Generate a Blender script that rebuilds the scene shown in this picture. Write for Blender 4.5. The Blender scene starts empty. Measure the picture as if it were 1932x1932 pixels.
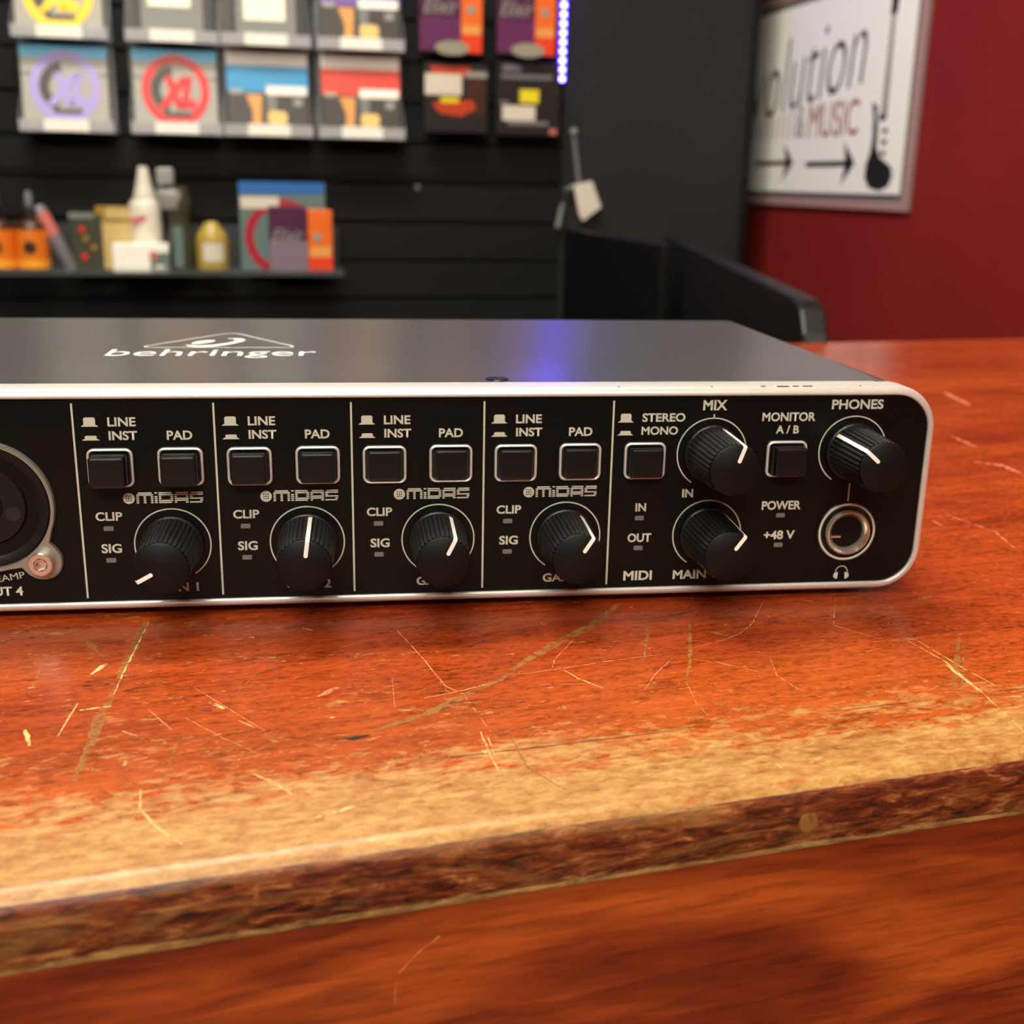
import bpy, math, random
from mathutils import Vector, Matrix, Euler
random.seed(7)
S = 0.001                     # all dimensions below are millimetres
PI = math.pi
sc = bpy.context.scene
C = sc.collection
R = math.radians

# ------------------------------------------------------------------ materials
def mat(name, col, rough=0.5, metal=0.0, spec=0.5, emit=None, estr=0.0, alpha=1.0, coat=0.0, trans=0.0):
    m = bpy.data.materials.new(name); m.use_nodes = True
    b = m.node_tree.nodes['Principled BSDF']
    b.inputs['Base Color'].default_value = (*col, 1)
    b.inputs['Roughness'].default_value = rough
    b.inputs['Metallic'].default_value = metal
    b.inputs['Specular IOR Level'].default_value = spec
    b.inputs['Alpha'].default_value = alpha
    b.inputs['Coat Weight'].default_value = coat
    b.inputs['Transmission Weight'].default_value = trans
    if emit:
        b.inputs['Emission Color'].default_value = (*emit, 1)
        b.inputs['Emission Strength'].default_value = estr
    return m

def srgb(r, g, b):
    f = lambda c: (c/255/12.92) if c/255 <= 0.04045 else ((c/255+0.055)/1.055)**2.4
    return (f(r), f(g), f(b))

class N:
    """tiny node helper"""
    def __init__(s, m):
        s.m = m; s.t = m.node_tree; s.b = s.t.nodes['Principled BSDF']
    def n(s, typ, **kw):
        x = s.t.nodes.new(typ)
        for k, v in kw.items():
            if k.startswith('i_'):
                x.inputs[k[2:].replace('_', ' ')].default_value = v
            else: setattr(x, k, v)
        return x
    def l(s, a, b): s.t.links.new(a, b)
    def math(s, op, a, b=None, c=None, clamp=False):
        x = s.n('ShaderNodeMath', operation=op); x.use_clamp = clamp
        for i, v in enumerate((a, b, c)):
            if v is None: continue
            if isinstance(v, (int, float)): x.inputs[i].default_value = v
            else: s.l(v, x.inputs[i])
        return x.outputs[0]
    def mix(s, f, a, b):
        x = s.n('ShaderNodeMix', data_type='RGBA')
        for i, v in ((0, f), (6, a), (7, b)):
            if isinstance(v, (int, float)): x.inputs[i].default_value = v
            elif isinstance(v, tuple): x.inputs[i].default_value = (*v, 1)
            else: s.l(v, x.inputs[i])
        return x.outputs[2]
    def coord(s, scale=(1, 1, 1), loc=(0, 0, 0), rot=(0, 0, 0)):
        tc = s.n('ShaderNodeTexCoord'); mp = s.n('ShaderNodeMapping')
        mp.inputs['Scale'].default_value = scale; mp.inputs['Location'].default_value = loc
        mp.inputs['Rotation'].default_value = rot
        s.l(tc.outputs['Object'], mp.inputs['Vector']); return mp.outputs[0]
    def noise(s, vec, scale, detail=4, rough=0.6, dist=0.0):
        x = s.n('ShaderNodeTexNoise'); x.inputs['Scale'].default_value = scale
        x.inputs['Detail'].default_value = detail; x.inputs['Roughness'].default_value = rough
        x.inputs['Distortion'].default_value = dist
        s.l(vec, x.inputs['Vector']); return x.outputs['Fac']
    def ramp(s, f, stops, interp='LINEAR'):
        x = s.n('ShaderNodeValToRGB'); cr = x.color_ramp; cr.interpolation = interp
        while len(cr.elements) < len(stops): cr.elements.new(0.5)
        for e, (p, c) in zip(cr.elements, stops):
            e.position = p; e.color = (*c, 1) if len(c) == 3 else c
        s.l(f, x.inputs['Fac']); return x.outputs['Color']
    def bump(s, h, strength, dist=0.001):
        x = s.n('ShaderNodeBump'); x.inputs['Strength'].default_value = strength
        x.inputs['Distance'].default_value = dist
        s.l(h, x.inputs['Height']); s.l(x.outputs[0], s.b.inputs['Normal'])

RED1 = srgb(154, 62, 22); RED2 = srgb(128, 44, 18); RED3 = srgb(126, 34, 14)
TAN1 = srgb(208, 168, 100); TAN2 = srgb(168, 124, 66)

def wood_top():
    m = mat('varnished red wood worn at the edge', RED1, 0.3); k = N(m)
    vec = k.coord()
    sep = k.n('ShaderNodeSeparateXYZ'); k.l(vec, sep.inputs[0]); w = sep.outputs[1]; x = sep.outputs[0]
    fine = k.noise(k.coord((420, 1000, 1000)), 1.0, 4, 0.7, 0.4)
    mid = k.noise(k.coord((60, 300, 300), (3, 1, 0), (0, 0, -0.03)), 1.0, 5, 0.65, 0.9)
    big = k.noise(k.coord((7, 26, 9), (1, 4, 0), (0, 0, 0.05)), 1.0, 3, 0.55, 0.8)
    c1 = k.ramp(big, [(0.32, RED2), (0.5, RED1), (0.7, srgb(164, 72, 26))])
    thin = k.math('MULTIPLY', k.math('SUBTRACT', 1.0, k.math('DIVIDE', w, 0.055), clamp=True), 0.75)
    c1 = k.mix(thin, c1, srgb(176, 88, 30))
    g = k.math('MULTIPLY_ADD', fine, 0.55, k.math('MULTIPLY', mid, 0.45))
    dark = k.ramp(g, [(0.34, (0.30,)*3), (0.44, (0.70,)*3), (0.52, (1.0,)*3), (0.64, (1.28,)*3)])
    mm = k.n('ShaderNodeMix', data_type='RGBA', blend_type='MULTIPLY'); mm.inputs[0].default_value = 1
    k.l(c1, mm.inputs[6]); k.l(dark, mm.inputs[7]); red = mm.outputs[2]
    # worn: bare wood along the front edge, ragged patches further in
    n1 = k.noise(k.coord((260, 560, 560), (0.3, 0, 0)), 1.0, 5, 0.72, 0.5)
    n2 = k.noise(k.coord((40, 130, 130), (5.2, 1, 0)), 1.0, 5, 0.65, 0.9)
    nn = k.math('MULTIPLY_ADD', n1, 0.55, k.math('MULTIPLY', n2, 0.45))
    mr = k.n('ShaderNodeFloatCurve')
    cv = mr.mapping.curves[0]
    pts = [(0, 1.0), (0.10, 0.92), (0.2, 0.74), (0.33, 0.56), (0.36, 0.54), (0.46, 0.34), (0.6, 0.22), (1, 0.14)]
    while len(cv.points) < len(pts): cv.points.new(0.5, 0.5)
    for p_, q_ in zip(cv.points, pts): p_.location = q_
    mr.mapping.update()
    k.l(k.math('DIVIDE', w, 0.05, clamp=True), mr.inputs['Value'])
    bias = k.math('ADD', mr.outputs[0], k.math('MULTIPLY', k.math('SUBTRACT', 0.09, x), 0.9))
    wm = k.math('MULTIPLY_ADD', k.math('SUBTRACT', nn, 0.5), 2.9, bias)
    wm = k.math('MULTIPLY', k.math('SUBTRACT', wm, 0.40), 2.6, clamp=True)
    tg = k.ramp(k.math('MULTIPLY_ADD', n1, 0.55, k.math('MULTIPLY', g, 0.45)), [(0.34, srgb(112, 62, 26)), (0.44, srgb(148, 102, 50)), (0.53, srgb(170, 130, 72)), (0.66, srgb(194, 160, 98))])
    lim = k.math('MULTIPLY', wm, 0.92)
    col = k.mix(lim, red, tg)
    # seam of the glued edge strip
    seam = k.math('ABSOLUTE', k.math('SUBTRACT', k.math('MULTIPLY_ADD', k.noise(k.coord((9, 1, 1)), 1.0, 2), 0.0035, w), 0.0195))
    sm = k.math('MULTIPLY', k.math('SUBTRACT', 0.00030, seam), 7000, clamp=True)
    sm = k.math('MULTIPLY', sm, k.math('MULTIPLY', k.math('SUBTRACT', k.noise(k.coord((20, 5, 5)), 1.0, 2), 0.42), 8, clamp=True))
    col = k.mix(k.math('MULTIPLY', sm, 0.75), col, srgb(70, 34, 14))
    # short pale nicks everywhere
    vo = k.noise(k.coord((330, 700, 40), (2, 2, 2)), 1.0, 2, 0.5)
    nick = k.math('MULTIPLY', k.math('SUBTRACT', vo, 0.70), 9, clamp=True)
    col = k.mix(k.math('MULTIPLY', nick, 0.6), col, srgb(236, 160, 110))
    k.l(col, k.b.inputs['Base Color'])
    rg = k.math('MULTIPLY_ADD', wm, 0.15, k.math('MULTIPLY_ADD', mid, 0.16, 0.17))
    k.l(rg, k.b.inputs['Roughness'])
    k.bump(k.math('MULTIPLY_ADD', g, 1.0, k.math('MULTIPLY', wm, -0.4)), 0.28, 0.0003)
    return m

def wood_face():
    m = mat('dark scuffed wood edge', (0.1, 0.04, 0.02), 0.5); k = N(m)
    g = k.noise(k.coord((170, 300, 760)), 1.0, 5, 0.72, 0.6)
    g2 = k.noise(k.coord((26, 60, 200), (4, 0, 0)), 1.0, 5, 0.7, 0.8)
    sep = k.n('ShaderNodeSeparateXYZ'); k.l(k.coord(), sep.inputs[0]); z = sep.outputs[2]; x = sep.outputs[0]
    base = k.ramp(g, [(0.34, srgb(34, 12, 6)), (0.46, srgb(92, 38, 17)), (0.56, srgb(128, 62, 28)), (0.68, srgb(178, 122, 70))])
    # scuffs: tan flecks, more to the left; lip along the bottom and top worn bare
    tgrad = k.math('SUBTRACT', 0.5, k.math('MULTIPLY', x, 1.2))
    fl = k.math('MULTIPLY', k.math('SUBTRACT', k.math('ADD', g2, k.math('MULTIPLY', tgrad, 0.12)), 0.55), 6, clamp=True)
    col = k.mix(k.math('MULTIPLY', fl, 0.5), base, TAN2)
    ragged = k.math('MULTIPLY_ADD', g2, 0.005, z)
    lip = k.math('MULTIPLY', k.math('SUBTRACT', -0.0095, ragged), 2500, clamp=True)
    top = k.math('MULTIPLY', k.math('SUBTRACT', ragged, -0.0006), 1500, clamp=True)
    w2 = k.math('MAXIMUM', k.math('MULTIPLY', lip, 0.75), top)
    col = k.mix(w2, col, k.ramp(g, [(0.35, srgb(120, 84, 36)), (0.6, TAN1)]))
    k.l(col, k.b.inputs['Base Color'])
    k.b.inputs['Roughness'].default_value = 0.42
    k.bump(g, 0.5, 0.0004)
    return m

def wood_panel():
    m = mat('reddish brown veneer', RED2, 0.38); k = N(m)
    g = k.noise(k.coord((60, 60, 620), (0, 0, 0), (0, 0.05, 0)), 1.0, 5, 0.68, 0.5)
    b = k.noise(k.coord((7, 10, 42), (2, 0, 0.3), (0, 0.12, 0)), 1.0, 4, 0.55, 1.6)
    col = k.ramp(b, [(0.34, srgb(96, 32, 12)), (0.5, srgb(130, 50, 17)), (0.64, srgb(172, 78, 26))])
    d = k.ramp(g, [(0.34, (0.58,)*3), (0.46, (0.88,)*3), (0.62, (1.14,)*3)])
    mm = k.n('ShaderNodeMix', data_type='RGBA', blend_type='MULTIPLY'); mm.inputs[0].default_value = 1
    k.l(col, mm.inputs[6]); k.l(d, mm.inputs[7]); k.l(mm.outputs[2], k.b.inputs['Base Color'])
    k.bump(g, 0.15, 0.0003)
    return m

def speckle(name, c1, c2, scale, rough, metal=0.0, bump=0.0, spec=0.5):
    m = mat(name, c1, rough, metal, spec); k = N(m)
    f = k.noise(k.coord(), scale, 3, 0.6)
    k.l(k.ramp(f, [(0.35, c1), (0.65, c2)]), k.b.inputs['Base Color'])
    if bump: k.bump(f, bump, 0.0002)
    return m

def scratch(name, col, a):
    m = mat(name, col, 0.45); k = N(m)
    f = k.noise(k.coord((500, 500, 100)), 1.0, 3, 0.6)
    k.l(k.math('MULTIPLY', k.math('MULTIPLY', k.math('SUBTRACT', f, 0.34), 5, clamp=True), a), k.b.inputs['Alpha'])
    return m

M = {}
M['top'] = wood_top(); M['face'] = wood_face(); M['panel'] = wood_panel()
M['sc_t'] = scratch('bare wood scratch', srgb(236, 190, 120), 0.85)
M['sc_b'] = scratch('dull rubbed scratch', srgb(160, 112, 56), 0.6)
M['sc_p'] = scratch('pale hairline scratch', srgb(238, 150, 110), 0.7)
M['sc_k'] = scratch('black scuff', srgb(28, 20, 14), 1.0)
M['sc_d'] = scratch('dark knot', srgb(120, 36, 16), 1.0)
M['cover'] = speckle('powder coated charcoal metal', srgb(66, 66, 67), srgb(76, 76, 77), 900, 0.36, 0.0, 0.06, 0.8)
def dusty():
    m = M['cover']; k = N(m)
    g = k.noise(k.coord((22, 60, 10)), 1.0, 4, 0.6)
    k.l(k.math('MULTIPLY_ADD', g, 0.03, 0.27), k.b.inputs['Roughness'])
dusty()
M['silver'] = speckle('satin silver plastic', srgb(212, 210, 206), srgb(220, 218, 214), 1500, 0.36, 0.45, 0.05)
M['chip'] = mat('chipped dark paint', (0.02, 0.02, 0.02), 0.7)
M['black'] = speckle('satin black panel', srgb(7, 7, 6), srgb(9, 9, 8), 700, 0.38, 0, 0.03, 0.2)
M['print'] = mat('light grey print', srgb(184, 186, 172), 0.6)
M['white_print'] = mat('white print', srgb(225, 225, 225), 0.5)
M['knob'] = speckle('soft black rubber', srgb(10, 11, 12), srgb(18, 19, 21), 2600, 0.32, 0, 0.4, 0.6)
M['knobface'] = mat('matte black knob face', srgb(8, 8, 9), 0.5, 0, 0.22)
M['pointer'] = mat('white pointer paint', srgb(236, 236, 228), 0.5)
M['cap'] = mat('black plastic button', srgb(12, 13, 14), 0.3)
M['recess'] = mat('deep black', (0.004, 0.004, 0.004), 0.6)
M['led'] = mat('unlit smoky lens', srgb(104, 103, 100), 0.3)
M['chrome'] = mat('nickel', srgb(210, 205, 190), 0.26, 0.85)
M['nickel'] = mat('matte nickel', srgb(150, 150, 142), 0.34, 0.6)
M['rubber'] = mat('black rubber', srgb(22, 22, 22), 0.7)
M['socket'] = mat('black socket plastic', srgb(14, 14, 14), 0.45, 0, 0.3)
M['slat'] = speckle('black slatwall laminate', srgb(10, 11, 11), srgb(13, 14, 14), 9, 0.65, spec=0.25)
M['slatedge'] = mat('groove black', srgb(7, 7, 7), 0.7)
M['greywall'] = speckle('charcoal wall paint', srgb(29, 31, 32), srgb(33, 35, 36), 6, 0.65, spec=0.3)
M['maroon'] = speckle('maroon wall paint', srgb(126, 26, 24), srgb(132, 30, 27), 5, 0.7, spec=0.25)
M['carpet'] = speckle('dark carpet', srgb(42, 40, 40), srgb(66, 62, 60), 400, 0.95)
M['ceil'] = speckle('off white ceiling tile', srgb(196, 192, 184), srgb(208, 204, 196), 120, 0.9)
M['drywall'] = mat('dark painted wall', srgb(70, 62, 60), 0.8)
M['darkcab'] = mat('black laminate', srgb(12, 12, 13), 0.45, 0, 0.3)
M['acrylic'] = mat('clear acrylic', (0.75, 0.78, 0.8), 0.1, 0, 0.5, alpha=0.16)
M['frost'] = mat('frosted acrylic lip', srgb(196, 198, 204), 0.35, alpha=0.62)
M['shelfplastic'] = mat('clear shelf plastic', srgb(120, 128, 130), 0.15, alpha=0.14)
M['paper'] = mat('white paper', srgb(252, 250, 246), 0.65)
M['label'] = mat('white price label', srgb(250, 248, 240), 0.6)
M['ink'] = mat('black ink', srgb(26, 26, 24), 0.6)
M['greyink'] = mat('grey ink', srgb(150, 148, 142), 0.6)
M['redink'] = mat('red ink', srgb(160, 44, 36), 0.6)
M['edgeacr'] = mat('pinkish acrylic edge', srgb(205, 165, 165), 0.25, alpha=0.55)
def col(name, r, g, b, rough=0.4): M[name] = mat(name + ' print', srgb(r, g, b), rough); return M[name]
col('cyan', 90, 200, 255); col('lav', 168, 156, 226); col('redpk', 226, 34, 42); col('yelpk', 252, 214, 24)
col('silverpk', 168, 166, 158); col('darkpk', 58, 56, 54); col('skyblue', 44, 152, 210); col('coral', 230, 70, 56)
col('amber', 226, 160, 84); col('cream', 236, 200, 120); col('greypk', 120, 124, 122); col('creamlab', 255, 250, 224)
col('plum', 74, 26, 62); col('plum2', 96, 34, 88); col('orange', 232, 108, 34); col('redor', 230, 64, 28)
col('purple', 120, 90, 170); col('blackpk', 26, 25, 26); col('ember', 190, 62, 26); col('yel', 232, 216, 40)
col('blue2', 44, 106, 180); col('crimson', 168, 24, 52); col('greylav', 128, 112, 128); col('olive', 60, 62, 48)
col('kraft', 196, 172, 110); col('mustard', 150, 122, 40); col('bottleorange', 226, 120, 30); col('amber2', 246, 164, 44)
col('offwhite', 216, 210, 196); col('greyw', 150, 150, 148); col('yjar', 168, 146, 62); col('brown', 60, 32, 14)
col('rose', 196, 110, 104); col('tubegrey', 110, 110, 116); col('teal', 96, 120, 118); col('disc', 150, 148, 130)
M['diode'] = mat('lit blue diode', (0.1, 0.1, 0.6), 0.5, emit=(0.07, 0.055, 1.0), estr=75)
M['strip'] = mat('led strip tape', srgb(40, 40, 160), 0.5, emit=(0.02, 0.0, 1.0), estr=1.5)

# ------------------------------------------------------------------ mesh builder
class MB:
    def __init__(s, xf=None): s.v = []; s.f = []; s.mi = []; s.xf = xf; s.cur = 0; s.sm = []
    def add(s, vs, fs, smooth=False):
        o = len(s.v)
        for p in vs:
            p = Vector(p); p = s.xf(p) if s.xf else p
            s.v.append(tuple(p))
        for f in fs:
            s.f.append(tuple(i+o for i in f)); s.mi.append(s.cur); s.sm.append(smooth)
        return s
    def box(s, x0, x1, y0, y1, z0, z1):
        vs = [(x, y, z) for z in (z0, z1) for y in (y0, y1) for x in (x0, x1)]
        return s.add(vs, [(0, 2, 3, 1), (4, 5, 7, 6), (0, 1, 5, 4), (2, 6, 7, 3), (0, 4, 6, 2), (1, 3, 7, 5)])
    def prism(s, poly, a, b, axis='y', smooth=False):
        """2D polygon extruded from a to b along axis"""
        n = len(poly)
        def P(p, h):
            return {'y': (p[0], h, p[1]), 'z': (p[0], p[1], h), 'x': (h, p[0], p[1])}[axis]
        s.add([P(p, a) for p in poly], [tuple(range(n))])
        s.add([P(p, b) for p in poly], [tuple(range(n))[::-1]])
        s.add([P(p, a) for p in poly] + [P(p, b) for p in poly],
              [(i, (i+1) % n, n+(i+1) % n, n+i) for i in range(n)], smooth)
        return s
    def loops(s, rings, cap0=True, cap1=True, smooth=True, closed=True):
        n = len(rings[0]); vs = [p for r in rings for p in r]; fs = []
        for k in range(len(rings)-1):
            for i in range(n if closed else n-1):
                fs.append((k*n+i, k*n+(i+1) % n, (k+1)*n+(i+1) % n, (k+1)*n+i))
        s.add(vs, fs, smooth)
        if cap0: s.add(rings[0], [tuple(range(n))[::-1]])
        if cap1: s.add(rings[-1], [tuple(range(n))])
        return s
    def lathe(s, prof, cx=0, cy=0, cz=0, n=48, axis='z', smooth=True, cap0=True, cap1=True):
        """prof = [(r, h)], axis 'z' (up) or 'y' (h along -y, towards the viewer)"""
        rings = []
        for r, h in prof:
            ring = []
            for i in range(n):
                t = 2*PI*i/n
                if axis == 'z': ring.append((cx+r*math.cos(t), cy+r*math.sin(t), cz+h))
                else: ring.append((cx+r*math.cos(t), cy-h, cz+r*math.sin(t)))
            rings.append(ring)
        return s.loops(rings, cap0, cap1, smooth)
    def tube(s, pts, r, n=10, cap=True):
        pts = [Vector(p) for p in pts]; rings = []
        for i, p in enumerate(pts):
            d = (pts[min(i+1, len(pts)-1)] - pts[max(i-1, 0)]).normalized()
            a = d.cross(Vector((0, 0, 1)) if abs(d.z) < 0.9 else Vector((1, 0, 0))).normalized(); b = d.cross(a)
            rr = r[i] if isinstance(r, (list, tuple)) else r
            rings.append([tuple(p + a*rr*math.cos(2*PI*k/n) + b*rr*math.sin(2*PI*k/n)) for k in range(n)])
        return s.loops(rings, cap, cap)
    def build(s, name, mats, parent=None, matrix=None, bevel=0, bseg=2, autosmooth=True):
        me = bpy.data.meshes.new(name)
        me.from_pydata([(x*S, y*S, z*S) for x, y, z in s.v], [], s.f)
        if not isinstance(mats, (list, tuple)): mats = [mats]
        for m in mats: me.materials.append(m)
        for p, mi, sm in zip(me.polygons, s.mi, s.sm): p.material_index = mi; p.use_smooth = sm
        me.update()
        import bmesh
        bm = bmesh.new(); bm.from_mesh(me)
        bmesh.ops.remove_doubles(bm, verts=bm.verts, dist=1e-7)
        bmesh.ops.recalc_face_normals(bm, faces=bm.faces)
        for e in bm.edges:
            if len(e.link_faces) == 2 and e.calc_face_angle(0) > R(40): e.smooth = False
        bm.to_mesh(me); bm.free()
        o = bpy.data.objects.new(name, me); C.objects.link(o)
        if parent: o.parent = parent
        if matrix is not None: o.matrix_basis = matrix
        if bevel:
            b = o.modifiers.new('edge', 'BEVEL'); b.width = bevel*S; b.segments = bseg; b.limit_method = 'ANGLE'
            b.angle_limit = R(35)
        return o

def tag(o, label=None, cat=None, group=None, kind=None):
    if label: o['label'] = label
    if cat: o['category'] = cat
    if group: o['group'] = group
    if kind: o['kind'] = kind
    return o
def empty(name, loc=(0, 0, 0), rz=0.0, rx=0.0, ry=0.0):
    o = bpy.data.objects.new(name, None); C.objects.link(o); o.empty_display_size = 0.01
    o.location = [c*S for c in loc]; o.rotation_euler = (rx, ry, rz); return o

def text_mesh(s, rect, y0=0.0, depth=0.05, bold=0.02, shear=0.0, axis='y', name='lettering', m=None, parent=None, space=1.0, rot=0.0):
    """text fitted exactly into rect=(x0,x1,z0,z1) on the plane y=y0 (or z=y0 for axis z)"""
    cu = bpy.data.curves.new(name, 'FONT'); cu.body = s; cu.size = 1; cu.offset = bold; cu.shear = shear
    cu.space_character = space; cu.resolution_u = 4
    t = bpy.data.objects.new(name, cu); C.objects.link(t)
    dg = bpy.context.evaluated_depsgraph_get()
    me = bpy.data.meshes.new_from_object(t.evaluated_get(dg))
    bpy.data.objects.remove(t); bpy.data.curves.remove(cu)
    xs = [v.co.x for v in me.vertices]; ys = [v.co.y for v in me.vertices]
    ax, bx, ay, by = min(xs), max(xs), min(ys), max(ys); x0, x1, z0, z1 = rect
    for v in me.vertices:
        X = x0 + (v.co.x-ax)/(bx-ax)*(x1-x0); Z = z0 + (v.co.y-ay)/(by-ay)*(z1-z0)
        if rot:
            mx, mz = (x0+x1)/2, (z0+z1)/2; dx, dz = X-mx, Z-mz
            X = mx+dx*math.cos(rot)-dz*math.sin(rot); Z = mz+dx*math.sin(rot)+dz*math.cos(rot)
        v.co = (X*S, (y0-depth)*S, Z*S) if axis == 'y' else (X*S, Z*S, (y0+depth)*S)
    me.materials.clear(); me.materials.append(m)
    me.name = name
    o = bpy.data.objects.new(name, me); C.objects.link(o)
    if parent: o.parent = parent
    return o

def rrect(cx, cz, w, h, r, n=8):
    pts = []
    for sx, sz, a0 in ((1, 1, 0), (-1, 1, 90), (-1, -1, 180), (1, -1, 270)):
        for k in range(n+1):
            a = R(a0+90*k/n)
            pts.append((cx+sx*(w/2-r)+r*math.cos(a), cz+sz*(h/2-r)+r*math.sin(a)))
    return pts

# ------------------------------------------------------------------ room (room axes turned 5 degrees)
A5 = R(5)
UU = Vector((math.cos(A5), math.sin(A5), 0)); VV = Vector((-math.sin(A5), math.cos(A5), 0))
ROOM = Matrix.Rotation(A5, 4, 'Z')
FLOOR = -960; CEIL = 1560
def room_obj(name, b, m, kind='structure', **kw):
    o = b.build(name, m, matrix=ROOM, **kw); tag(o, kind=kind); return o
room_obj('floor', MB().box(-2600, 1000, -2600, 2400, FLOOR-30, FLOOR), M['carpet'])
room_obj('ceiling', MB().box(-2600, 1000, -2600, 2400, CEIL, CEIL+30), M['ceil'])
# slatwall with horizontal grooves
b = MB()
zs = [82+55*k for k in range(-19, 28)]
prev = FLOOR
for z in zs + [CEIL]:
    top = z-2.2 if z != CEIL else CEIL
    if top > prev:
        b.cur = 0; b.box(-2600, 496, 1500, 1512, prev, top)
    prev = z+2.2
b.cur = 1; b.box(-2600, 496, 1512, 1530, FLOOR, CEIL)
b.cur = 0; b.box(-2600, 496, 1497, 1500, 92, 128)
o = room_obj('wall_back', b, [M['slat'], M['slatedge']])
o = room_obj('wall_corner', MB().box(496, 790, 1500, 1530, FLOOR, CEIL), M['greywall'])
room_obj('wall_right', MB().box(850, 880, -2600, 2400, FLOOR, CEIL), M['maroon'])
room_obj('wall_far', MB().box(-2600, 1000, 2370, 2400, FLOOR, CEIL), M['maroon'])
room_obj('wall_left', MB().box(-2630, -2600, -2600, 2400, FLOOR, CEIL), M['drywall'])
room_obj('wall_front', MB().box(-2600, 1000, -2630, -2600, FLOOR, CEIL), M['drywall'])
room_obj('trim_corner', MB().box(786, 794, 1494, 1500, FLOOR, CEIL), M['darkcab'])

# ceiling lamps
def lamp(u, v, w, l, st, label, grp='ceiling lamps'):
    e = empty('ceiling_lamp', tuple(UU*u + VV*v + Vector((0, 0, CEIL))), A5)
    tag(e, label, 'lamp', grp)
    f = MB()
    f.box(-w/2-20, w/2+20, -l/2-20, -l/2, -30, 0).box(-w/2-20, w/2+20, l/2, l/2+20, -30, 0)
    f.box(-w/2-20, -w/2, -l/2, l/2, -30, 0).box(w/2, w/2+20, -l/2, l/2, -30, 0)
    f.build('lamp_frame', M['darkcab'], e)
    MB().box(-w/2, w/2, -l/2, l/2, -24, -18).build('diffuser', mat('lit lamp diffuser', (0.8, 0.8, 0.8), 0.5, emit=(1.0, 0.92, 0.76), estr=st), e)
    return e
LAMPS = [(30, 330, 420, 260, 21), (-150, 680, 900, 260, 54), (-240, -470, 560, 260, 28), (-420, -2000, 1500, 700, 36)]
names = ['small warm square ceiling lamp above the counter', 'widest ceiling lamp, in front of the string display',
         'narrow ceiling lamp above the front edge of the counter', 'largest ceiling lamp, on the customer side of the counter']
for (u, v, w, l, st), nm in zip(LAMPS, names): lamp(u, v, w, l, st, nm)

# ------------------------------------------------------------------ counter
A9 = R(8.963)
cnt = empty('wooden_counter', (8.27, -94.79, 0), A9)
tag(cnt, 'scratched red-orange wooden shop counter with worn tan front edge, under the audio interface', 'counter')
T0, T1, W1 = -720, 560, 463
b = MB()
rad = 3.2; zt, zb, FW = -2.0, -13.6, -4.6
arcf = [(FW+rad-rad*math.sin(R(a)), zt-rad+rad*math.cos(R(a))) for a in range(0, 91, 9)]
arc, arc2 = arcf[:7], arcf[6:]
bot = arc2[1:] + [(FW, zb+1.0), (FW+0.4, zb+0.2), (FW+1.2, zb)]
full = [(W1, zt), (200, zt), (40, zt)] + arc
n = len(full)
xs = [T0, T1]
rg = [[(x, p[0], p[1]) for p in full] for x in xs]
b.cur = 0; b.loops(rg, False, False, True, closed=False)
b.cur = 1; b.loops([[(x, p[0], p[1]) for p in [arc[-1]]+bot+[(W1, zb), (W1, zt)]] for x in xs], False, False, True, closed=False)
poly = full + bot + [(W1, zb)]
for x in xs: b.add([(x, p[0], p[1]) for p in poly], [tuple(range(len(poly)))])
ct = b.build('countertop', [M['top'], M['face']], cnt)
b = MB().box(T0+10, T1-10, FW+0.9, 20, FLOOR, zb).box(T0+10, T0+30, 20, W1-10, FLOOR, zb).box(T1-30, T1-10, 20, W1-10, FLOOR, zb).box(T0+30, T1-30, W1-30, W1-10, FLOOR, zb)
pn = b.build('front_panel', M['panel'], cnt)
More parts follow.
